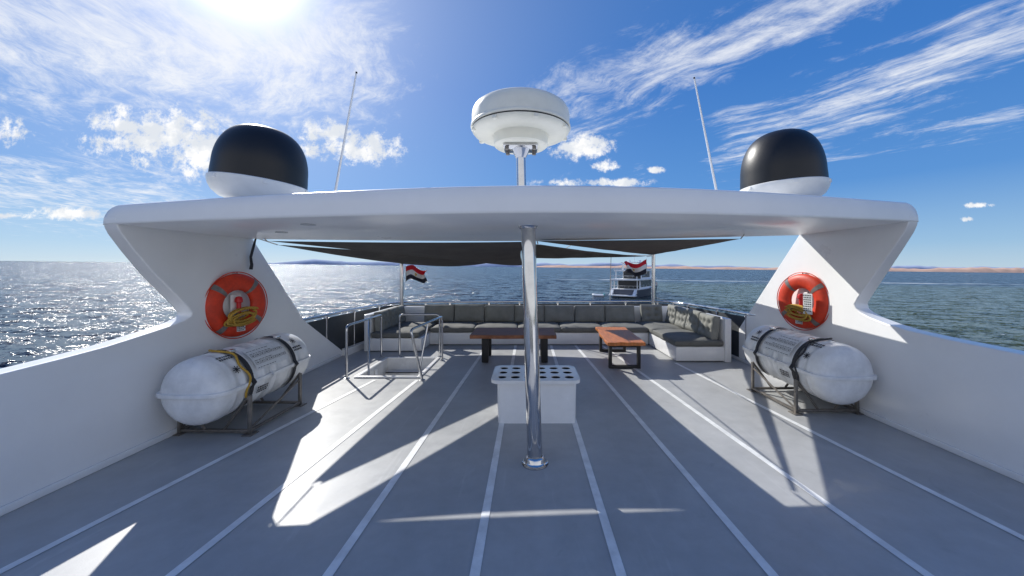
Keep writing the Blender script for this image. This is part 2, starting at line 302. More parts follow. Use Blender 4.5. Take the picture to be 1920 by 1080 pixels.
# ---------------------------------------------------------------- life rafts
def cyl_patch(mb, R0, y0,y1,a0,a1,cx=0,cz=0,mi=0,nu=3,nv=8):
    mb.grid(lambda u,v: (cx+R0*math.cos(a0+(a1-a0)*v), y0+(y1-y0)*u, cz+R0*math.sin(a0+(a1-a0)*v)), nu, nv, mi)
def raft(X,Yf,zc,side,label,clabel,rz,RR):
    L=1.52; t=thing('life_raft_canister',label,'life raft',(0,0,0))
    def rad_(s):
        if s<.18: k=(.18-s)/.18; return RR*.985*max(0,1-k**3)**(1/2.7)
        if s>L-.17: k=(s-(L-.17))/.17; return RR*.985*max(0,1-k**3)**(1/2.7)
        return RR*.985
    prof=[(max(.001,rad_(s)),s) for s in (0,.001,.004,.010,.02,.036,.06,.09,.125,.155,.175)]
    for a,up in ((.19,1),(.22,1),(.24,0),(.29,0),(.31,1),(.34,1),(.36,0),(.41,0),(.43,1),(.46,1),(.48,0),(.55,0),(.57,1),(.61,1),(.63,0),(.73,0),(.75,1),(.79,1),(.81,0),(.93,0),(.95,1),(.99,1),(1.01,0),(1.14,0),(1.16,1),(1.19,1),(1.21,0),(1.26,0),(1.28,1),(1.31,1)):
        prof.append((RR*(1.0 if up else .958),a))
    prof+= [(max(.001,rad_(s)),s) for s in (1.36,1.39,1.43,1.46,1.485,1.503,1.514,1.52)]
    T=Matrix(((1,0,0,0),(0,0,1,0),(0,-1,0,0),(0,0,0,1)))
    MB().lathe(prof,56,T).build('shell','raft',t,smooth=50)
    outl=[(0,-.026)]+[(min(max(rad_(s),.01)+.026,RR+.026),s+(-.026 if s<.06 else (.026 if s>L-.06 else 0))) for s in (.002,.008,.02,.04,.08,.12,.16,.2,.4,.8,1.2,1.34,1.38,1.42,1.46,1.49,1.508,1.517)]+[(0,L+.026)]
    loop=[(x,y) for x,y in outl]+[(-x,y) for x,y in outl[::-1]]
    loop=[p for i,p in enumerate(loop) if (Vector(p)-Vector(loop[i-1])).length>.004]
    MB().prism([(x,y,-.02) for x,y in loop],[(x,y,.02) for x,y in loop]).build('seam_flange','raft',t,smooth=40,bev=.006)
    for y in (.405,.685,1.10):
        b=MB(); wv=.032 if y!=.685 else .012
        def rr(a): return RR+.006+(.03 if abs(math.sin(a))<.09 else 0)
        for k in range(48):
            a0=2*PI*k/48;a1=2*PI*(k+1)/48
            c0,s0,c1,s1=math.cos(a0),math.sin(a0),math.cos(a1),math.sin(a1); r0,r1=rr(a0),rr(a1)
            b.add([(r0*c0,y-wv,r0*s0),(r1*c1,y-wv,r1*s1),(r1*c1,y+wv,r1*s1),(r0*c0,y+wv,r0*s0)],[[0,1,2,3]])
        b.build('strap','strap' if y!=.685 else 'label',t)
        if y==.685: continue
        a=R(70) if side>0 else R(110)
        MB().box(((RR+.02)*math.cos(a),y,(RR+.02)*math.sin(a)),(.05,.075,.03),bev=.006).build('buckle','steel',t)
    def A(deg): return R(deg) if side>0 else PI-R(deg)
    lb=MB(); cyl_patch(lb,RR+.008,.50,1.0,A(17),A(64)); lab=lb.build('instruction_label','label',t)
    ink=MB(); rnd=random.Random(3+side)
    for r_ in range(6):
        a0=A(20+r_*7.2); pic=r_ in (1,3); a1=A(20+r_*7.2+(5.2 if pic else 1.6))
        y=.52
        while y<(.94 if pic else rnd.uniform(.75,.94)):
            wd=rnd.uniform(.02,.05) if not pic else .055
            if pic:
                cyl_patch(ink,RR+.0095,y,y+.004,a0,a1,nu=1,nv=2); cyl_patch(ink,RR+.0095,y+wd,y+wd+.004,a0,a1,nu=1,nv=2)
                e=(a1-a0)*.08; cyl_patch(ink,RR+.0095,y,y+wd,a0,a0+e,nu=1,nv=1); cyl_patch(ink,RR+.0095,y,y+wd,a1-e,a1,nu=1,nv=1)
                m0=(a0+a1)/2; cyl_patch(ink,RR+.0098,y+.016,y+wd-.016,m0-(a1-a0)*.12,m0+(a1-a0)*.2,nu=1,nv=1)
                y+=wd+.014
            else:
                cyl_patch(ink,RR+.0095,y,y+wd,a0,a0+(a1-a0)*.6,nu=1,nv=1); y+=wd+.012
    ink.build('printed_marks','ink',lab)
    def rows(y0,y1,d0,nr,step,hh):
        k=MB()
        for r_ in range(nr):
            y=y0
            while y<y1:
                wd=rnd.uniform(.012,.03); cyl_patch(k,RR+.005,y,min(y+wd,y1),A(d0+r_*step),A(d0+r_*step+hh),nu=1,nv=1); y+=wd+.008
        return k
    rows(.19,.36,56,2,6,3.8).build('stencilled_marks','ink',t)
    rows(1.15,1.3,26,2,6,3.6).build('stencilled_marks','ink',t)
    rows(.50,.66,-26,3,4.6,3.4).build('stencilled_marks','ink',t)
    for cy,dg in ((1.24,50),(.27,32)):
        k=MB()
        for q in range(4):
            ca,sa=math.cos(q*PI/4),math.sin(q*PI/4); ca0=A(dg); Lh=.042; pts=[]
            for (u,v) in ((-Lh,-.005),(Lh,-.005),(Lh,.005),(-Lh,.005)):
                yy=u*ca-v*sa; aa=(u*sa+v*ca)/RR; pts.append(((RR+.005+.0004*q)*math.cos(ca0+aa),cy+yy,(RR+.005+.0004*q)*math.sin(ca0+aa)))
            k.add(pts,[[0,1,2,3]])
        k.build('star_mark','ink',t)
    pts=[((RR+.022)*math.cos(A(a)),.34+.03*math.sin(a*.13),(RR+.022)*math.sin(A(a))) for a in range(100,-25,-5)]
    MB().tube(pts,.011,8).build('lashing','yellow' if side>0 else 'strap',t)
    t.location=(X,Yf,zc); t.rotation_euler=(R(1.5),0,rz)
    c=thing('raft_cradle',clabel,'cradle',(0,0,0)); zb_=-zc
    for y in (.34,1.16):
        for sx in (-1,1):
            MB().box((sx*.365,y,zb_+.2),(.028,.04,.40),bev=.004).build('upright','dullsteel',c)
            MB().tube([(sx*.365,y,zb_+.40),(sx*.1,y,zb_+.05)],.015,6).build('saddle_bar','dullsteel',c)
            MB().box((sx*.37,y,zb_+.006),(.1,.12,.012),bev=.003).build('foot_plate','dullsteel',c)
        MB().box((0,y,zb_+.035),(.70,.035,.03),bev=.004).build('cross_bar','dullsteel',c)
    for sx in (-1,1):
        MB().box((sx*.365,.75,zb_+.035),(.028,.78,.028),bev=.004).build('side_bar','dullsteel',c)
        MB().tube([(sx*.365,.36,zb_+.06),(sx*.365,1.14,zb_+.32)],.012,6).build('brace','dullsteel',c)
    c.location=(X,Yf,zc); c.rotation_euler=(0,0,rz)
raft(-3.24,3.50,.50,1,'white life raft canister strapped along the left bulwark below the orange lifebuoy','steel cradle bolted to the deck under the left life raft canister',R(-1),.335)
raft(3.53,4.05,.51,-1,'white life raft canister strapped along the right bulwark below the orange lifebuoy','steel cradle bolted to the deck under the right life raft canister',R(1),.345)

# ---------------------------------------------------------------- lifebuoys
def buoy(pos,side,label,rl,ll,seed):
    t=thing('lifebuoy',label,'lifebuoy',(0,0,0))
    Rm,rm,fl=.284,.103,.058
    def tor(a0,a1,ex,n,mb):
        mb.grid(lambda u,v:( (fl+ex)*math.sin(v*2*PI), (Rm+(rm+ex)*math.cos(v*2*PI))*math.cos(a0+(a1-a0)*u), (Rm+(rm+ex)*math.cos(v*2*PI))*math.sin(a0+(a1-a0)*u)), n, 20); return mb
    ringo=tor(0,2*PI,0,72,MB()).build('ring','orange',t,smooth=80)
    for k in range(4):
        a=PI/4*1.15+k*PI/2; tor(a-.09,a+.09,.003,6,MB()).build('reflective_band','refl',ringo,smooth=80)
    pts=[]
    for k in range(96):
        a=2*PI*k/96; rr=Rm+rm+.008+.012*abs(math.sin(2*(a-PI/4*1.15))); pts.append((side*.01,rr*math.cos(a),rr*math.sin(a)))
    MB().tube(pts,.006,6,closed=True).build('grab_line','orange',t)
    lb=MB().add([(side*(fl+.004),-.055,-Rm-.035),(side*(fl+.004),.055,-Rm-.035),(side*(fl+.004),.055,-Rm+.03),(side*(fl+.004),-.055,-Rm+.03)],[[0,1,2,3]]).build('name_plate','label',t)
    k=MB(); rn=random.Random(seed)
    for r_ in range(3):
        y=-.048
        while y<.04:
            w_=rn.uniform(.006,.018); z=-Rm-.026+r_*.019; k.add([(side*(fl+.006),y,z),(side*(fl+.006),y+w_,z),(side*(fl+.006),y+w_,z+.011),(side*(fl+.006),y,z+.011)],[[0,1,2,3]]); y+=w_+.006
    k.build('printed_marks','ink',lb)
    MB().box((-side*.03,0,.35),(.06,.02,.12),bev=.004).build('hanger_hook','steel',t)
    t.location=pos; t.rotation_euler=(0,0,-side*R(12))
    l=thing('lifebuoy_light',ll,'light',pos); p=Vector(pos)
    MB().box(p+Vector((-side*.02,0,-.01)),(.02,.15,.28),bev=.008).build('bracket','domewhite',l)
    MB().tube([p+Vector((side*.03,-.01,-.09)),p+Vector((side*.03,-.01,.03))],.025,16).build('body','redlight',l)
    MB().lathe([(.03,0),(.042,.01),(.042,.04),(.03,.07),(.001,.08)],20,Matrix.Translation(p+Vector((side*.03,-.01,.03)))).build('lens','redlight',l)
    r=thing('rope_coil',rl,'rope',tuple(p+Vector((0,0,-.15))))
    pts=[]; N=190
    for k in range(N):
        a=k/N*2*PI*9; wob=1+.2*math.sin(a*.37+seed); pts.append(p+Vector((side*(.065+.03*math.sin(a*.53+1)), .0+.19*wob*math.cos(a)+.02*math.sin(a*2.3), -.15+.065*wob*math.sin(a+.3)+.035*math.cos(a*.31))))
    MB().tube(pts,.0125,7).build('loops','yellow',r)
    pts=[p+Vector((side*.08,.17+.04*math.sin(k*.8),-.08-.02*k+.01*math.sin(k))) for k in range(9)]
    MB().tube(pts,.012,7).build('loose_end','yellow',r)
    if side<0:
        w_=thing('notice_card','small white printed card hung on the right lifebuoy','card',tuple(p))
        cd=MB().box(p+Vector((-.078,-.2,-.02)),(.006,.13,.28),rot=R(12)).build('card','label',w_)
        k=MB(); rn=random.Random(3)
        for r_ in range(8):
            y=-.25
            while y<-.15:
                ww=rn.uniform(.01,.025); k.box(p+Vector((-.083-.21*(y+.2),y+ww/2,.095-r_*.03)),(.003,ww,.014),rot=R(12)); y+=ww+.008
        k.build('printed_marks','ink',cd)
buoy((-3.585,4.58,1.26),1,'orange lifebuoy with grey bands hung on the left arch leg','yellow rope coiled in the lifebuoy on the left arch leg','red lifebuoy light clipped inside the ring on the left arch leg',1)
buoy((3.885,5.26,1.25),-1,'orange lifebuoy with grey bands hung on the right arch leg','yellow rope coiled in the lifebuoy on the right arch leg','red lifebuoy light clipped inside the ring on the right arch leg',4)
tag(MB().tube([(-3.56,4.86,2.10),(-3.58,4.85,2.0),(-3.61,4.84,1.86),(-3.59,4.83,1.76),(-3.60,4.83,1.70)],[.014,.022,.022,.026,.03],8,flat=.45).build('hanging_strap','strap'),'short black strap hanging from the left back corner of the arch','strap')

# ---------------------------------------------------------------- bottle rack box
def flat_with_holes(outline, holes, z0, z1):
    cu=bpy.data.curves.new('tmp','CURVE'); cu.dimensions='2D'; cu.fill_mode='BOTH'; cu.extrude=(z1-z0)/2
    for lp in [outline]+holes:
        sp=cu.splines.new('POLY'); sp.points.add(len(lp)-1); sp.use_cyclic_u=True
        for i,(x,y) in enumerate(lp): sp.points[i].co=(x,y,0,1)
    ob=bpy.data.objects.new('tmp',cu); C.objects.link(ob)
    dg=bpy.context.evaluated_depsgraph_get(); me=bpy.data.meshes.new_from_object(ob.evaluated_get(dg))
    mb=MB().add([(v.co.x,v.co.y,v.co.z+(z0+z1)/2) for v in me.vertices],[list(p.vertices) for p in me.polygons])
    bpy.data.objects.remove(ob); return mb
bxt=thing('bottle_rack','white box stand with rows of round holes in its top behind the steel pole','rack',(.08,4.38,0))
def rrect(x0,x1,y0,y1,r,n=6):
    o=[]
    for cx,cy,a in ((x1-r,y0+r,-PI/2),(x1-r,y1-r,0),(x0+r,y1-r,PI/2),(x0+r,y0+r,PI)):
        for k in range(n+1): q=a+PI/2*k/n; o.append((cx+r*math.cos(q),cy+r*math.sin(q)))
    return o
holes=[]
for r_ in range(3):
    for k in range(6):
        cx=.085-.38+k*.152; cy=4.19+r_*.19; rr=.052
        holes.append([(cx+rr*math.cos(2*PI*j/24),cy+rr*math.sin(2*PI*j/24)) for j in range(24)])
flat_with_holes(rrect(-.41,.58,4.05,4.7,.09),holes,.481,.486).build('perforated_top','gel2',bxt,smooth=30)
rm=MB(); e1=rrect(-.409,.579,4.051,4.699,.089); e2=rrect(-.398,.568,4.062,4.688,.08); ne=len(e1)
rm.add([(x,y,.45) for x,y in e1]+[(x,y,.480) for x,y in e1]+[(x,y,.45) for x,y in e2]+[(x,y,.480) for x,y in e2],
  [[i,(i+1)%ne,ne+(i+1)%ne,ne+i] for i in range(ne)]+[[2*ne+i,2*ne+(i+1)%ne,3*ne+(i+1)%ne,3*ne+i] for i in range(ne)]+[[i,(i+1)%ne,2*ne+(i+1)%ne,2*ne+i] for i in range(ne)])
rm.build('top_rim','gel2',bxt,smooth=50)
bd=MB(); o1=rrect(-.335,.53,4.1,4.66,.05); o2=rrect(-.32,.515,4.115,4.645,.04)
nn=len(o1)
V4=[(x,y,.0) for x,y in o1]+[(x-.01*(x<0)+.01*(x>0),y,.478) for x,y in o1]+[(x,y,.0) for x,y in o2]+[(x-.01*(x<0)+.01*(x>0),y,.478) for x,y in o2]
bd.add(V4,[[i,(i+1)%nn,nn+(i+1)%nn,nn+i] for i in range(nn)]+[[nn+i,nn+(i+1)%nn,3*nn+(i+1)%nn,3*nn+i] for i in range(nn)]+[[i,(i+1)%nn,2*nn+(i+1)%nn,2*nn+i] for i in range(nn)])
bd.build('body','gel2',bxt,smooth=50)
li=MB(); o3=rrect(-.318,.513,4.117,4.643,.04); li.add([(x,y,.03) for x,y in o3]+[(x-.008*(x<0)+.008*(x>0),y,.476) for x,y in o3],[[i,(i+1)%nn,nn+(i+1)%nn,nn+i] for i in range(nn)]+[list(range(nn))]); li.build('hole_shade_liner','strap',bxt,smooth=50)  # black inner shell added to paint the shade seen through the holes

# ---------------------------------------------------------------- tables
t=thing('coffee_table','low brown wooden table with thick black legs in front of the sofa','table',(-.26,7.1,0))
def slab(x0,x1,y0,y1,z0,z1,wob,seed,skew=0):
    A=[];n=14
    for k in range(n+1): u=k/n; A.append((x0+(x1-x0)*u,y0+wob*noise.noise(Vector((u*4,seed,0)))))
    for k in range(1,9): u=k/9; A.append((x1+wob*noise.noise(Vector((u*3,seed+3,0)))+skew*u,y0+(y1-y0)*u))
    for k in range(n+1): u=1-k/n; A.append((x0+(x1-x0)*u+skew,y1+wob*noise.noise(Vector((u*4,seed+6,0)))))
    for k in range(1,9): u=1-k/9; A.append((x0+wob*noise.noise(Vector((u*3,seed+9,0)))+skew*u,y0+(y1-y0)*u))
    return MB().prism([(x,y,z0) for x,y in A],[(x,y,z1) for x,y in A])
slab(-1.04,.51,6.62,7.5,.46,.525,.03,1).build('tabletop','wood_d',t,smooth=30,bev=.008)
for x in (-.78,.3):
    for y in (6.78,7.3): MB().box((x,y,.235),(.12,.1,.45),bev=.008).build('leg','blackm',t)
    MB().box((x,7.04,.43),(.09,.42,.06),bev=.006).build('leg_rail','blackm',t)
t=thing('coffee_table','low orange live edge wooden table on black frame legs beside the right sofa arm','table',(1.75,7.1,0))
slab(1.34,1.98,6.25,7.95,.41,.468,.06,20,.1).build('tabletop','wood_o',t,smooth=30,bev=.008)
for y,x0,x1 in ((6.4,1.39,1.93),(7.7,1.48,2.02)):
    fr=MB()
    fr.box(((x0+x1)/2,y,.025),(x1-x0,.08,.05),bev=.004).box(((x0+x1)/2,y,.385),(x1-x0,.08,.045),bev=.004)
    for x in (x0+.025,x1-.025): fr.box((x,y,.205),(.05,.079,.33),bev=.004)
    fr.build('leg_frame','blackm',t)

# ---------------------------------------------------------------- sofa
sofa=thing('corner_sofa','long U shaped white sofa with grey cushions along the stern rail','sofa',(0.15,8.6,0))
b=MB()
b.box((-2.72,8.5,.15),(1.05,1.7,.26),bev=.012).box((.25,8.83,.151),(4.89,1.04,.26),bev=.012).box((3.16,8.08,.15),(.9,2.55,.26),bev=.012)
b.build('base','gel2',sofa)
MB().box((.13,9.42,.39),(6.95,.07,.76),bev=.02).box((-3.31,8.52,.39),(.13,1.76,.759),bev=.02).box((3.65,8.1,.4),(.12,2.66,.80),bev=.02).build('back_shell','gel2',sofa)
MB().box((.15,8.85,.012),(6.6,.9,.02)).build('plinth','blackm',sofa)
def cushion(c,s,axis,name,m,tufts=(),seed=0,tilt=0,rz=0):
    bm=bmesh.new(); bmesh.ops.create_cube(bm,size=2); bmesh.ops.subdivide_edges(bm,edges=bm.edges[:],cuts=15,use_grid_fill=True)
    o=[0,1,2]; o.remove(axis); T=Matrix.Rotation(rz,4,'Z')@Matrix.Rotation(tilt,4,'X' if axis!=0 else 'Y')
    for v in bm.verts:
        p=list(v.co); u,w_=p[o[0]],p[o[1]]; k=p[axis]
        ed=max(abs(u)**6,abs(w_)**6)
        th=1-.38*ed + .10*(1-u*u)*(1-w_*w_); dn=0
        for (a,b_) in tufts: dn+= .5*math.exp(-(((u-a)*s[o[0]]/.10)**2+((w_-b_)*s[o[1]]/.10)**2))
        th-=dn*1.3
        q=[0,0,0]; rc_=1-.035*(abs(k)**4)
        q[o[0]]=u*s[o[0]]/2*rc_; q[o[1]]=w_*s[o[1]]/2*rc_; q[axis]=k*th*s[axis]/2
        q[axis]+=noise.noise(Vector(q)*5+Vector((seed*3.1,0,0)))*.014
        v.co=(T@Vector(q))+Vector(c)
    bm.verts.index_update()
    mb=MB().add([v.co.copy() for v in bm.verts],[[v.index for v in f.verts] for f in bm.faces]); bm.free()
    return mb.build(name,m,sofa,smooth=75)
rq=random.Random(5)
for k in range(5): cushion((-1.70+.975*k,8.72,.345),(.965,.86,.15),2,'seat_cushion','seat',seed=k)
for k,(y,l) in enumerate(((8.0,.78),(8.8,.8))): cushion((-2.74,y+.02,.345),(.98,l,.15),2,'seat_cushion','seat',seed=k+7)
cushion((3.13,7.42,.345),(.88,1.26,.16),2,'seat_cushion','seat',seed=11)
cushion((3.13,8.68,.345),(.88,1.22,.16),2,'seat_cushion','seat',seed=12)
for k in range(7): cushion((-2.2+.745*k+rq.uniform(-.01,.01),9.24,.6+rq.uniform(-.008,.012)),(.735,.2,.42),1,'back_cushion','cush',seed=k+20,tilt=R(-9+rq.uniform(-2,2)),rz=R(rq.uniform(-1.2,1.2)))
for k in range(3): cushion((-3.13,7.98+.52*k,.6),(.2,.5,.42),0,'back_cushion','cush',seed=k+30,tilt=R(-8),tufts=((-.4,.35),(.4,.35),(-.4,-.35),(.4,-.35)))
for k in range(4): cushion((3.46,7.12+.57*k,.62+rq.uniform(-.008,.012)),(.2,.555,.44),0,'back_cushion','cush',seed=k+40,tilt=R(9+rq.uniform(-2,2)),tufts=((-.6,.4),(0,.4),(.6,.4),(-.6,-.25),(0,-.25),(.6,-.25)))
cushion((3.05,9.2,.61),(.52,.2,.43),1,'back_cushion','cush',seed=50,tilt=R(-9),tufts=((-.4,.4),(.4,.4),(-.4,-.3),(.4,-.3)))

# ---------------------------------------------------------------- stern rail
rl=thing('stern_railing','polished steel rail with dark mesh screen running round the stern behind the sofa','railing',(0.1,9.7,0))
path=[(-3.7,5.9,.87),(-3.68,7.4,.86),(-3.6,8.8,.85),(-3.5,9.45,.84),(-3.3,9.68,.84),(-1.5,9.74,.85),(0.1,9.75,.86),(1.8,9.74,.86),(3.3,9.7,.87),(3.62,9.5,.87),(3.78,8.8,.88),(3.93,7.4,.89),(3.98,6.3,.9)]
MB().tube(path,.024,12).build('top_rail','steel',rl)
MB().grid(lambda u,v: (lambda i,f: Vector(path[i]).lerp(Vector(path[i+1]),f)*1 - Vector((0,0,(.06+.78*v))) )(min(11,int(u*12)), u*12-min(11,int(u*12))),24,2).build('mesh_screen','screen',rl,smooth=0)
def pathpt(s):
    i=min(len(path)-2,int(s)); return Vector(path[i]).lerp(Vector(path[i+1]),s-i)
for s in (.6,1.3,2.2,3.3,4.0,4.35,4.7,5.3,5.8,6.4,6.9,7.5,8.2,9.2,10.0,10.8,11.6):
    p=pathpt(s); MB().tube([Vector((p.x,p.y,0)),p],.019,10).build('post','steel',rl)
    MB().tube([p-Vector((0,0,.07)),p-Vector((0,0,.03))],.034,10).build('clamp','steel',rl)
MB().prism([(-3.66,7.3,0),(-3.44,9.8,0),(-3.38,9.8,0),(-3.54,7.3,0)],[(-3.66,7.3,.14),(-3.44,9.8,.14),(-3.38,9.8,.14),(-3.54,7.3,.14)]).build('coaming','gel2',rl,smooth=0,bev=.01)
MB().prism([(3.99,7.5,0),(3.76,9.8,0),(3.72,9.8,0),(3.87,7.5,0)],[(3.99,7.5,.14),(3.76,9.8,.14),(3.72,9.8,.14),(3.87,7.5,.14)]).build('coaming','gel2',rl,smooth=0,bev=.01)
posts=[]
for px,pyt,Y,lab in ((753,488,9.52,'tall steel awning post at the left stern corner beside a flag'),(1225,477,9.52,'tall steel awning post at the right stern corner beside a flag'),(983,484,9.55,'slim steel awning post at the middle of the stern hidden behind the deck pole')):
    top=P(px,pyt,Y); t=thing('awning_post',lab,'post',(top.x,Y,0)); rr=.05 if px!=983 else .025
    MB().tube([(top.x,Y,0),top],rr,16).build('shaft','steel',t)
    MB().lathe([(rr,0),(rr*1.1,.01),(rr*.8,.03),(.001,.035)],16,Matrix.Translation(top)).build('cap','steel',t)
    MB().lathe([(rr*1.8,0),(rr*1.8,.012),(rr*1.05,.02)],16,Matrix.Translation((top.x,Y,.001))).build('foot','steel',t); posts.append(top)
PL,PRr,PC=posts

# ---------------------------------------------------------------- stair hand rails
def rail(label,segs,loc):
    t=thing('stair_handrail',label,'handrail',loc)
    for nm,pts,r in segs: MB().tube(pts,r,12).build(nm,'steel',t)
    for nm,pts,r in segs:
        if nm=='post':
            p=pts[0]; MB().lathe([(.045,0),(.045,.008),(.024,.016)],16,Matrix.Translation((p[0],p[1],.001))).build('foot','steel',t)
hz=.82
def bend(a,b,c,k=.08):
    a,b,c=map(Vector,(a,b,c)); d1=(a-b).normalized()*k; d2=(c-b).normalized()*k
    return [b+d1, b+d1*.55+d2*.04, b+d1*.22+d2*.22, b+d1*.04+d2*.55, b+d2]
rail('long steel handrail with sloping end along the left side of the stair opening',[
 ('post',[(-2.82,5.78,0),(-2.82,5.78,hz-.09)],.019),
 ('top_rail',[(-2.82,5.78,hz-.1)]+bend((-2.82,5.78,0),(-2.82,5.78,hz),(-2.84,7.1,hz))+bend((-2.82,5.78,hz),(-2.84,7.2,hz),(-2.84,7.2,0))+[(-2.84,7.2,.6)],.019),
 ('post',[(-2.84,7.2,0),(-2.84,7.2,.62)],.019),
 ('slanted_bar',[(-2.56,6.0,-.5),(-2.66,6.2,.1),(-2.83,6.62,hz-.01)],.016)],(-2.83,6.4,0))
rail('short steel handrail across the far end of the stair opening',[
 ('post',[(-2.5,7.24,0),(-2.5,7.24,.7)],.019),
 ('top_rail',[(-2.5,7.24,.68)]+bend((-2.5,7.24,0),(-2.5,7.24,hz),(-1.66,7.24,hz))+bend((-2.5,7.24,hz),(-1.72,7.24,hz),(-1.72,7.24,0))+[(-1.72,7.24,.6)],.019),
 ('post',[(-1.72,7.24,0),(-1.72,7.24,.62)],.019)],(-2.1,7.24,0))
rail('slanting steel handrail on the right side of the stair opening',[
 ('post',[(-1.62,5.70,0),(-1.75,5.61,.70)],.019),
 ('top_rail',[(-1.745,5.615,.68)]+bend((-1.62,5.70,0),(-1.77,5.60,.79),(-1.6,6.95,.82))+bend((-1.77,5.60,.79),(-1.6,6.93,.82),(-1.6,6.93,0))+[(-1.6,6.93,.6)],.019),
 ('post',[(-1.6,6.93,0),(-1.6,6.93,.62)],.019),
 ('slanted_bar',[(-1.82,6.0,-.5),(-1.79,6.1,.0),(-1.69,6.3,.80)],.016)],(-1.65,6.2,0))

# ---------------------------------------------------------------- shade sails
def sail4(q,sag,label,ties,inw=.12,low=0.0):
    A,B,Cc,D=map(Vector,q); t=thing('shade_sail',label,'shade sail',tuple(A))
    def fn(u,v):
        u2=u+ (0.5-u)*inw*4*v*(1-v); v2=v+(.5-v)*inw*4*u*(1-u)
        p=(A*(1-u2)+B*u2)*(1-v2)+(D*(1-u2)+Cc*u2)*v2
        p.z-=sag*16*u*(1-u)*v*(1-v)*.6+sag*.8*v*(u*(1-u)+(1-v))*1.2+low*4*u*(1-u)*v; p.z+=.014*v*noise.noise(Vector((p.x*2,p.y*2,5))); return p
    MB().grid(fn,28,28).build('cloth','tarp',t,smooth=80)
    for a,b in ties: MB().tube([a,b],.008,6).build('tie_rope','rope',t)
up=Vector((0,0,.03))
sail4(((-3.60,5.3,2.05),(-3.54,5.3,2.05),(-.4,9.4,1.98),tuple(PL-up)),.07,'dark shade sail stretched from the left arch corner to the left stern post',[((-3.57,5.3,2.05),(-3.62,4.95,2.12)),((-.4,9.4,1.98),tuple(PC-up))],.03,.15)
sail4(((-3.40,4.84,2.07),(-.04,4.99,2.07),(-.14,9.25,1.80),(-.36,9.25,1.80)),.06,'large dark shade sail hung between the arch and the middle of the stern',[((-3.40,4.84,2.07),(-3.45,4.84,2.12)),((-.04,4.99,2.07),(-.02,4.99,2.11)),((-.14,9.25,1.80),(-.1,9.75,.86))],.050)
sail4(((.12,5.2,2.05),(.16,5.2,2.05),(2.40,9.4,2.06),(2.1,9.4,2.04)),.04,'narrow dark shade sail from the middle of the arch toward the right stern post',[((.14,5.2,2.05),(.12,5.02,2.1)),((2.40,9.4,2.06),tuple(PRr-up)),((2.1,9.4,2.04),(2.15,9.74,.86))],.02)
sail4(((.10,4.84,2.07),(2.85,4.98,2.11),tuple(PRr+Vector((.02,0,.01))),tuple(PRr+Vector((-.02,0,-.01)))),.05,'short dark shade sail from the right half of the arch to the right stern post',[((.10,4.84,2.07),(.1,4.84,2.11)),((2.85,4.98,2.11),(2.9,4.98,2.17))],.010)
sail4(((.05,8.55,2.30),(.85,8.6,2.17),(3.0,9.4,2.02),(.16,9.3,1.97)),.0,'dark shade sail slung across the stern right of the deck pole',[((.05,8.55,2.30),(.05,5.1,2.28)),((.85,8.6,2.17),(.85,5.1,2.2)),((.16,9.3,1.97),(.2,9.75,.86)),((3.0,9.4,2.02),tuple(PRr-up))],.02)

# ---------------------------------------------------------------- flags
def flag(o,du,dv,label,ph):
    o,du,dv=map(Vector,(o,du,dv)); t=thing('flag',label,'flag',tuple(o))
    def fn(u,v): return o+du*u*(1-.12*u)+dv*v*(1-.2*u)+Vector((.045*math.sin(v*5+ph+u*3)*u,.13*math.sin(u*9+ph+v*2.2)*u**.7, .055*math.sin(u*6.5+ph)-.05*u*u-.03*u))
    MB().grid(fn,28,12,mfn=lambda u,v:0 if v<.333 else(1 if v<.666 else 2)).build('cloth',['fred','fwhite','fblack'],t,smooth=80)
    for sg in (-1,1):
        e=MB(); pts=[(0,.11),(.03,.09),(.09,.1),(.08,-.02),(.04,-.05),(.05,-.12),(-.05,-.12),(-.04,-.05),(-.08,-.02),(-.09,.1),(-.03,.09)]
        e.add([fn(.5+a*.55,.5-b_*.9)+Vector((0,sg*.004,0)) for a,b_ in pts],[list(range(len(pts)))]); e.build('eagle_emblem','gold',t,smooth=0)
    MB().tube([fn(0,-.06),fn(0,1.06)],.005,6).build('hoist_cord','rope',t)
    return t
flag(P(761,500,9.45),(.62,-.05,.0),(.0,0,-.37),'small red white and black striped flag flying from the left stern post',0)
flag(P(1212,490,9.45),(-.66,-.1,.02),(.0,0,-.35),'small red white and black striped flag flying in front of the distant yacht',2)

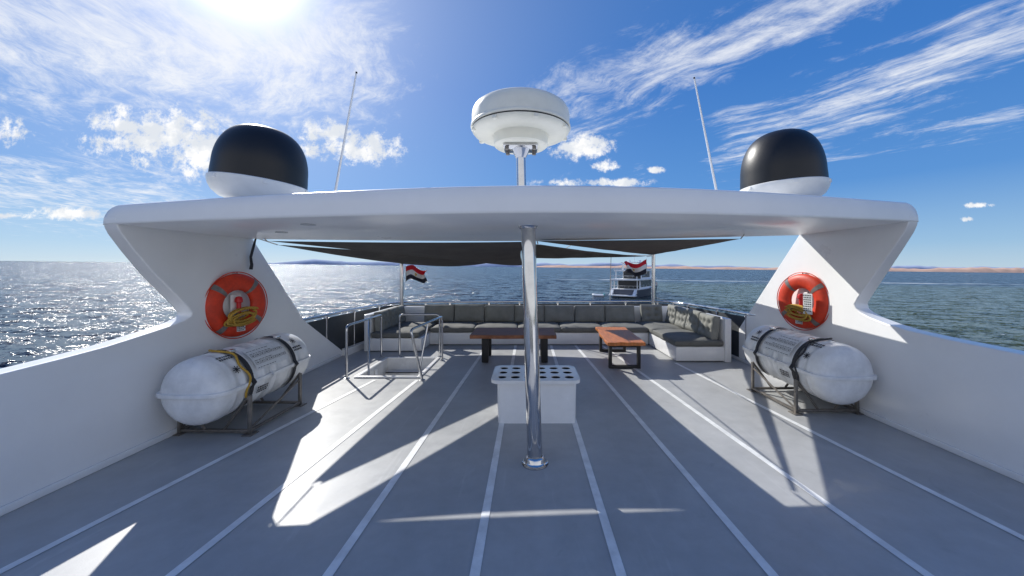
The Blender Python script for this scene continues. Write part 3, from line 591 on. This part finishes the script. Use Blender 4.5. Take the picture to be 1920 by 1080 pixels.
# ---------------------------------------------------------------- sea, hills
def sea_mat():
    m=bpy.data.materials.new('sea_water'); m.use_nodes=True; nt=m.node_tree; b=nt.nodes['Principled BSDF']; L=nt.links
    g=nt.nodes.new('ShaderNodeNewGeometry'); pos=g.outputs['Position']
    def noi(s,det,st=(1,1,1),rough=.6,rot=0,out='Fac'):
        mp=nt.nodes.new('ShaderNodeMapping'); mp.inputs['Scale'].default_value=st; mp.inputs['Rotation'].default_value=(0,0,rot); L.new(pos,mp.inputs[0])
        n=nt.nodes.new('ShaderNodeTexNoise'); n.inputs['Scale'].default_value=s; n.inputs['Detail'].default_value=det; n.inputs['Roughness'].default_value=rough; L.new(mp.outputs[0],n.inputs['Vector']); return n.outputs[out]
    def ma(op,a,c,clamp=False):
        n=nt.nodes.new('ShaderNodeMath'); n.operation=op; n.use_clamp=clamp
        for i,x in enumerate((a,c)):
            if isinstance(x,(int,float)): n.inputs[i].default_value=x
            else: L.new(x,n.inputs[i])
        return n.outputs[0]
    def vma(op,a,c):
        n=nt.nodes.new('ShaderNodeVectorMath'); n.operation=op
        for i,x in enumerate((a,c)):
            if x is None: continue
            if isinstance(x,tuple): n.inputs[i].default_value=x
            else: L.new(x,n.inputs[i])
        return n.outputs[0]
    def mr(v,a,b_,c,d_):
        r=nt.nodes.new('ShaderNodeMapRange'); r.interpolation_type='SMOOTHSTEP'; L.new(v,r.inputs['Value'])
        for k,x in zip(('From Min','From Max','To Min','To Max'),(a,b_,c,d_)): r.inputs[k].default_value=x
        return r.outputs[0]
    n1=vma('SUBTRACT',noi(.2,3,(1,1.8,1),.6,.5,'Color'),(.5,.5,.5)); n2=vma('SUBTRACT',noi(1.3,4,(1,1.6,1),.76,.3,'Color'),(.5,.5,.5))
    s=vma('ADD',vma('MULTIPLY',n1,(1.9,2.6,0)),vma('MULTIPLY',n2,(3.6,4.3,0)))
    nn=vma('NORMALIZE',vma('ADD',s,(0,0,1)),None); L.new(nn,b.inputs['Normal'])
    sp=nt.nodes.new('ShaderNodeSeparateXYZ'); L.new(pos,sp.inputs[0])
    warp=ma('MULTIPLY',noi(.012,4),60)
    gx=mr(ma('ADD',sp.outputs[0],warp),40,90,0,1); gy=mr(ma('ADD',sp.outputs[1],warp),200,260,1,0); shal=ma('MULTIPLY',gx,gy)
    mix=nt.nodes.new('ShaderNodeMix'); mix.data_type='RGBA'; L.new(shal,mix.inputs[0]); mix.inputs[6].default_value=(.004,.014,.036,1); mix.inputs[7].default_value=(.055,.072,.038,1)
    foam=ma('MULTIPLY',mr(noi(.35,5,(1,2.2,1),.7),.67,.72,0,1),mr(noi(.03,3),.45,.6,0,1))
    reef=ma('MULTIPLY',ma('MULTIPLY',mr(ma('ABSOLUTE',ma('SUBTRACT',ma('ADD',sp.outputs[1],warp),270),0),0,16,1,0),gx),mr(noi(.05,4),.42,.58,0,1))
    fm=ma('MAXIMUM',foam,reef)
    mix2=nt.nodes.new('ShaderNodeMix'); mix2.data_type='RGBA'; L.new(fm,mix2.inputs[0]); L.new(mix.outputs[2],mix2.inputs[6]); mix2.inputs[7].default_value=(.6,.62,.62,1)
    L.new(mix2.outputs[2],b.inputs['Base Color']); b.inputs['Roughness'].default_value=.18; b.inputs['IOR'].default_value=1.33; b.inputs['Specular IOR Level'].default_value=.18
    return m
gy=[-600,-100,0,50,150,400,1000,3000,8000,20000,60000]; gx=[-60000,-20000,-6000,-2000,-600,-200,0,200,600,2000,6000,20000,60000]
sv=[(x,y,SZ(x,y)) for y in gy for x in gx]; n=len(gx)
sf=[[j*n+i,j*n+i+1,(j+1)*n+i+1,(j+1)*n+i] for j in range(len(gy)-1) for i in range(n-1)]
struct(MB().add(sv,sf).build('sea',sea_mat(),smooth=0))
def ridge(px0,px1,Y,hfn,m,depth=4):
    n=160; mb=MB()
    def fn(u,v):
        px=px0+(px1-px0)*u; x=(px-VX)/F*Y; h=hfn(px)*Y/F*min(1,u*12,(1-u)*12)
        prof=(0,.55,1,.6,0)[int(round(v*4))]; y=Y+(0,.5,1.4,2.2,3)[int(round(v*4))]*depth*60
        jag=1+.25*noise.noise(Vector((px*.06,v*5,Y)))
        return Vector((x*y/Y,y,SZ(x,Y)+.0067*(y-Y)-1+h*prof*jag))
    return struct(mb.grid(fn,n,4).build('hills',m,smooth=60))
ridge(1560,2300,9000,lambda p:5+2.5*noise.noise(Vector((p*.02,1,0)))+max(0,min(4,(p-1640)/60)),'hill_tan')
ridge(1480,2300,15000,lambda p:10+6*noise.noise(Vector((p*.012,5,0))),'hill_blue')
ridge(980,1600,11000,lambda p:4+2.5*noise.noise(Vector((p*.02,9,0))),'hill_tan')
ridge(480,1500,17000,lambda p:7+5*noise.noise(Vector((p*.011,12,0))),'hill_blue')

# ---------------------------------------------------------------- distant yacht + dinghy
def yacht(px,Y,rz,s):
    X=(px-VX)/F*Y
    t=thing('motor_yacht','multi deck motor yacht with dark hull anchored astern beyond the right flag','yacht',(0,0,0))
    ys=[0,4,10,16,20,23,25.5,27]; hw=[3.6,3.8,3.9,3.6,2.9,1.9,.8,.05]; zt_=[1.9,1.9,2.0,2.4,2.8,3.1,3.3,3.4]
    def hull(u,v):
        y=interp(list(range(8)),ys,u*7); w_=max(.03,interp(list(range(8)),hw,u*7)); z=interp(list(range(8)),zt_,u*7)
        a=v*2-1; k=abs(a); sg=1 if a>=0 else -1
        return Vector((sg*w_*(1 if k>.5 else k*2)*(.82+.18*max(0,(k-.5)*2)), y, -.3 if k<=.5 else -.3+(z+.3)*(k-.5)*2))
    MB().grid(hull,21,8).add([hull(0,j/8) for j in range(9)],[list(range(9))]).build('hull','yhull',t,smooth=40)
    pl=((-3.6,0),(-3.85,6),(-3.6,16),(-1.5,24),(1.5,24),(3.6,16),(3.85,6),(3.6,0))
    MB().prism([(x,y,1.85) for x,y in pl],[(x,y,2.0) for x,y in pl]).build('main_deck','ywhite',t,smooth=0)
    MB().box((0,-1.0,.45),(6.6,2.0,.3),bev=.08).build('swim_platform','ywhite',t)
    def cabin(y0,y1,z0,z1,w_,name):
        sl=(z1-z0)*.6
        A=[(-w_,y0,z0),(w_,y0,z0),(w_,y1+sl,z0),(-w_,y1+sl,z0)]; B=[(-w_*.96,y0,z1),(w_*.96,y0,z1),(w_*.96,y1,z1),(-w_*.96,y1,z1)]
        c=MB().prism(A,B).build(name,'ywhite',t,smooth=0); h=(z1-z0)
        for sx in (-1,1):
            n=5
            for k in range(n):
                a0=y0+.6+(y1-y0-1)*k/n; MB().box((sx*(w_*.98+.02),a0+(y1-y0-1)/n*.42,z0+h*.55),(.05,(y1-y0-1)/n*.92,h*.75)).build('window','glass',c)
        MB().box((0,y0-.02,z0+h*.47),(w_*1.85,.05,h*.92)).build('glass_door','glass',c)
    cabin(3.5,17,2.0,4.2,3.0,'main_cabin'); cabin(6,14,4.42,6.5,2.5,'upper_cabin')
    MB().box((0,8.2,4.31),(7.2,17.5,.34),bev=.08).build('upper_deck','ywhite',t)
    MB().box((0,7.5,6.6),(6.0,13,.3),bev=.08).build('sun_deck','ywhite',t)
    MB().box((0,7.5,8.7),(4.8,7,.2),bev=.07).build('hard_top','ywhite',t)
    for sx in (-1,1):
        for y in (.0,2.0): MB().tube([(sx*3.3,y,1.95),(sx*3.3,y,4.25)],.1,8).build('deck_pillar','ywhite',t)
        MB().tube([(sx*2.7,1.6,4.4),(sx*2.7,1.6,6.55)],.09,8).build('deck_pillar','ywhite',t)
        for y in (4.6,10.4): MB().prism([(sx*2.1,y,6.68),(sx*2.25,y,6.68),(sx*2.25,y+1,6.68),(sx*2.1,y+1,6.68)],[(sx*2.1,y+.8,8.65),(sx*2.25,y+.8,8.65),(sx*2.25,y+1.5,8.65),(sx*2.1,y+1.5,8.65)]).build('top_support','ywhite',t,smooth=0)
        MB().prism([(sx*2.6,-.1,1.9),(sx*3.3,-.1,1.9),(sx*3.3,-1.6,.55),(sx*2.6,-1.6,.55)],[(sx*2.6,0,1.0),(sx*3.3,0,1.0),(sx*3.3,-1.6,.5),(sx*2.6,-1.6,.5)]).build('stern_steps','ywhite',t,smooth=0)
    for z,w_,y0 in ((5.3,3.5,-.4),(7.5,2.9,1.1),(2.8,3.4,.1)):
        MB().tube([(-w_,y0+6,z),(-w_,y0,z),(w_,y0,z),(w_,y0+6,z)],.05,6).build('guard_rail','steel',t)
        for k in range(7): MB().tube([(-w_+k*w_/3,y0,z-.9),(-w_+k*w_/3,y0,z)],.035,5).build('stanchion','steel',t)
    MB().tube([(0,8,8.7),(0,8.2,10.6)],[.12,.05],8).build('mast','ywhite',t)
    for sx in (-1,1): MB().lathe([(.001,0),(.4,.05),(.42,.3),(.3,.55),(.001,.65)],16,Matrix.Translation((1.4*sx,8,8.8))).build('radome','ywhite',t)
    t.location=(X,Y,SZ(X,Y)); t.rotation_euler=(0,0,rz); t.scale=(s,s,s)
    return t
yacht(1170,98,R(-34),1.06)
X=(1123-VX)/F*100; t=thing('inflatable_dinghy','small white inflatable dinghy floating left of the distant yacht','dinghy',(0,0,0))
MB().tube([(-1.3,-.6,.25),(.6,-.65,.27),(1.4,-.3,.38),(1.6,0,.42),(1.4,.3,.38),(.6,.65,.27),(-1.3,.6,.25)],.28,10).build('tube','ywhite',t)
MB().box((0,0,.15),(2.4,.9,.08)).build('floor','teal',t)
MB().box((-1.35,0,.5),(.3,.35,.7),bev=.08).build('outboard_motor','teal',t)
t.location=(X,100,SZ(X,100)); t.rotation_euler=(0,0,R(160))
a=Vector((34.5,106,SZ(34.5,106)+1.6)); b_=Vector((3.9,8.0,.87)); pts=[]
for k in range(25):
    u=k/24; p=a.lerp(b_,u); p.z-=4*u*(1-u)*.7; pts.append(p)
tag(MB().tube(pts,.02,6).build('mooring_line','strap'),'dark mooring line running from the right stern rail out to the distant yacht','rope')

# ---------------------------------------------------------------- camera
cam=bpy.data.cameras.new('camera'); co=bpy.data.objects.new('camera',cam); C.objects.link(co)
co.location=(0,0,H); co.rotation_euler=(R(90),0,0); cam.sensor_width=36; cam.lens=F/1920*36
cam.shift_x=-(VX-960)/1920; cam.shift_y=-(540-HY)/1920; cam.clip_start=.05; cam.clip_end=200000
bpy.context.scene.camera=co

# ---------------------------------------------------------------- light
AZ,EL=38.3,34
sd=Vector((-math.sin(R(AZ))*math.cos(R(EL)),math.cos(R(AZ))*math.cos(R(EL)),math.sin(R(EL))))
su=bpy.data.lights.new('sun','SUN'); su.energy=5.0; su.angle=R(.4); su.color=(1,.97,.91)
so=bpy.data.objects.new('sun',su); C.objects.link(so); so.rotation_euler=sd.to_track_quat('Z','Y').to_euler()

wd=bpy.data.worlds.new('World'); bpy.context.scene.world=wd; wd.use_nodes=True
nt=wd.node_tree; L=nt.links; bg=nt.nodes['Background']; bg.inputs['Strength'].default_value=.12
def mth(op,a,b=None,c=None,clamp=False):
    n=nt.nodes.new('ShaderNodeMath'); n.operation=op; n.use_clamp=clamp
    for i,x in enumerate((a,b,c)):
        if x is None: continue
        if isinstance(x,(int,float)): n.inputs[i].default_value=x
        else: L.new(x,n.inputs[i])
    return n.outputs[0]
def vm(op,a,b=None):
    n=nt.nodes.new('ShaderNodeVectorMath'); n.operation=op
    for i,x in enumerate((a,b)):
        if x is None: continue
        if isinstance(x,(tuple,list,Vector)): n.inputs[i].default_value=tuple(x)
        else: L.new(x,n.inputs[i])
    return n.outputs['Value' if op in('DOT_PRODUCT','LENGTH') else 0]
def vscale(v,s):
    n=nt.nodes.new('ShaderNodeVectorMath'); n.operation='SCALE'
    if isinstance(v,tuple): n.inputs[0].default_value=v
    else: L.new(v,n.inputs[0])
    if isinstance(s,(int,float)): n.inputs['Scale'].default_value=s
    else: L.new(s,n.inputs['Scale'])
    return n.outputs[0]
def comb(x,y,z=0.0):
    n=nt.nodes.new('ShaderNodeCombineXYZ')
    for i,v in enumerate((x,y,z)):
        if isinstance(v,(int,float)): n.inputs[i].default_value=v
        else: L.new(v,n.inputs[i])
    return n.outputs[0]
def sstep(v,a,b,c=0.0,d_=1.0):
    r=nt.nodes.new('ShaderNodeMapRange'); r.interpolation_type='SMOOTHSTEP'; L.new(v,r.inputs['Value'])
    for k,x in zip(('From Min','From Max','To Min','To Max'),(a,b,c,d_)): r.inputs[k].default_value=x
    return r.outputs[0]
def nz(vec,s,det,rough=.55,dist=0.0):
    n=nt.nodes.new('ShaderNodeTexNoise'); n.inputs['Scale'].default_value=s; n.inputs['Detail'].default_value=det; n.inputs['Roughness'].default_value=rough; n.inputs['Distortion'].default_value=dist; L.new(vec,n.inputs['Vector']); return n
def mixc(f,a,b):
    n=nt.nodes.new('ShaderNodeMix'); n.data_type='RGBA'
    if isinstance(f,(int,float)): n.inputs[0].default_value=f
    else: L.new(f,n.inputs[0])
    for i,x in ((6,a),(7,b)):
        if isinstance(x,tuple): n.inputs[i].default_value=x
        else: L.new(x,n.inputs[i])
    return n.outputs[2]
sky=nt.nodes.new('ShaderNodeTexSky'); sky.sky_type='NISHITA'; sky.sun_disc=False; sky.sun_elevation=R(EL); sky.sun_rotation=R(-AZ); sky.altitude=0; sky.air_density=1.0; sky.dust_density=.3; sky.ozone_density=3.0
tc=nt.nodes.new('ShaderNodeTexCoord'); dr=tc.outputs['Generated']
sx=nt.nodes.new('ShaderNodeSeparateXYZ'); L.new(dr,sx.inputs[0]); x,y,z=sx.outputs
rp=nt.nodes.new('ShaderNodeValToRGB'); L.new(mth('MAXIMUM',z,0),rp.inputs[0]); cr=rp.color_ramp; S_=10.0
stops=((0,(4.0,5.4,6.6)),(.05,(2.5,4.3,6.4)),(.18,(.75,2.4,5.7)),(.42,(.33,1.6,4.9)),(1,(.3,1.0,3.2)))
while len(cr.elements)<len(stops): cr.elements.new(.5)
for e,(p_,c_) in zip(cr.elements,stops): e.position=p_; e.color=(c_[0]/S_,c_[1]/S_,c_[2]/S_,1)
grad=vscale(rp.outputs[0],S_)
base=mixc(.12,grad,sky.outputs[0])
# added fill light: bright low clouds in the unseen sky behind the camera
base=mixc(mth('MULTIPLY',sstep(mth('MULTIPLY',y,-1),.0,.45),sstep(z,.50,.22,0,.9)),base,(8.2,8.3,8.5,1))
zc=mth('MAXIMUM',z,.03); yc=mth('MAXIMUM',mth('ABSOLUTE',y),.05)
U=mth('DIVIDE',x,zc); V=mth('DIVIDE',y,zc)
AB=comb(mth('DIVIDE',x,yc),mth('DIVIDE',z,yc))
def ab(px,py): return ((px-VX)/F,(HY-py)/F,0)
def seg(p1,p2,w):
    p1=Vector(ab(*p1)); p2=Vector(ab(*p2)); Lv=p2-p1
    dv=vm('SUBTRACT',AB,tuple(p1)); t=mth('MULTIPLY',vm('DOT_PRODUCT',dv,tuple(Lv)),1/Lv.length_squared,clamp=True)
    return sstep(vm('LENGTH',vm('SUBTRACT',dv,vscale(tuple(Lv),t))),0,w/F,1,0)
def ell(px,py,rx,ry):
    dv=vm('MULTIPLY',vm('SUBTRACT',AB,ab(px,py)),(F/rx,F/ry,0)); return sstep(vm('LENGTH',dv),0,1.5,1,0)
UV=comb(U,V)
wn=nz(UV,.8,3); UVw=vm('ADD',UV,vscale(vm('SUBTRACT',wn.outputs['Color'],(.5,.5,.5)),.8))
def streak(sdir,k1,k2,s,det,ro,dist=0):
    a=mth('MULTIPLY',vm('DOT_PRODUCT',UVw,(sdir[0],sdir[1],0)),k1); b=mth('MULTIPLY',vm('DOT_PRODUCT',UVw,(-sdir[1],sdir[0],0)),k2)
    return nz(comb(a,b),s,det,ro,dist).outputs['Fac']
ciA=streak((.72,-.69),.5,2.0,1.8,7,.68); ciB=streak((.45,-.89),1.1,4.4,2.4,6,.72); ciC=nz(UVw,3.0,7,.72).outputs['Fac']
cir=mth('ADD',mth('ADD',mth('MULTIPLY',ciA,.40),mth('MULTIPLY',ciB,.28)),mth('MULTIPLY',ciC,.32))
m1=mth('MAXIMUM',seg((1070,200),(1640,-60),180),seg((1400,260),(2000,30),160))
m1=mth('MAXIMUM',m1,mth('MULTIPLY',seg((940,380),(1200,320),70),.5))
m1=mth('MAXIMUM',m1,mth('MULTIPLY',seg((0,60),(600,110),330),1.2))
m1=mth('MAXIMUM',m1,mth('MULTIPLY',seg((-200,330),(300,370),190),.95))
m1=mth('MAXIMUM',m1,mth('MULTIPLY',seg((1350,310),(1900,220),90),.7))
den=mth('ADD',cir,mth('MULTIPLY',mth('SUBTRACT',m1,1.0),.24))
cirrus=mth('MULTIPLY',sstep(den,.40,.64),.88)
cu=None
for e in ((310,258,160,62),(235,235,90,38),(385,285,105,56),(450,300,60,40),(665,275,105,38),(615,250,60,32),(1085,275,68,30),(1132,312,30,13),(1110,342,120,10),(125,400,70,15),(10,248,55,30),(20,405,45,8),(1832,385,30,6),(1812,411,15,5),(1235,318,20,8)):
    q=ell(*e); cu=q if cu is None else mth('MAXIMUM',cu,q)
cn=mth('ADD',mth('MULTIPLY',nz(AB,7.0,8,.68).outputs['Fac'],.66),mth('MULTIPLY',nz(AB,28.0,4,.7).outputs['Fac'],.34))
cun=mth('ADD',cu,mth('MULTIPLY',mth('SUBTRACT',cn,.48),4.0))
cum=mth('MULTIPLY',mth('MULTIPLY',sstep(cun,.36,1.02),.95),sstep(cu,.02,.35))
shade=nz(vm('ADD',AB,(.02,.03,0)),14,4).outputs['Fac']
cumcol=mixc(sstep(shade,.42,.62),(6.6,6.9,7.3,1),(9.0,8.9,8.7,1))
dt=mth('MAXIMUM',vm('DOT_PRODUCT',dr,tuple(sd)),0)
glow=mth('ADD',mth('MULTIPLY',mth('POWER',dt,300),18),mth('ADD',mth('MULTIPLY',mth('POWER',dt,40),2.6),mth('MULTIPLY',mth('POWER',dt,7),1.9)))
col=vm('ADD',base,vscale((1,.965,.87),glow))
col=mixc(cirrus,col,(7.9,8.05,8.3,1))
col=mixc(cum,col,cumcol)
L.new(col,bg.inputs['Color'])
bpy.context.scene.view_settings.view_transform='Standard'; bpy.context.scene.view_settings.look='None'; bpy.context.scene.view_settings.exposure=0
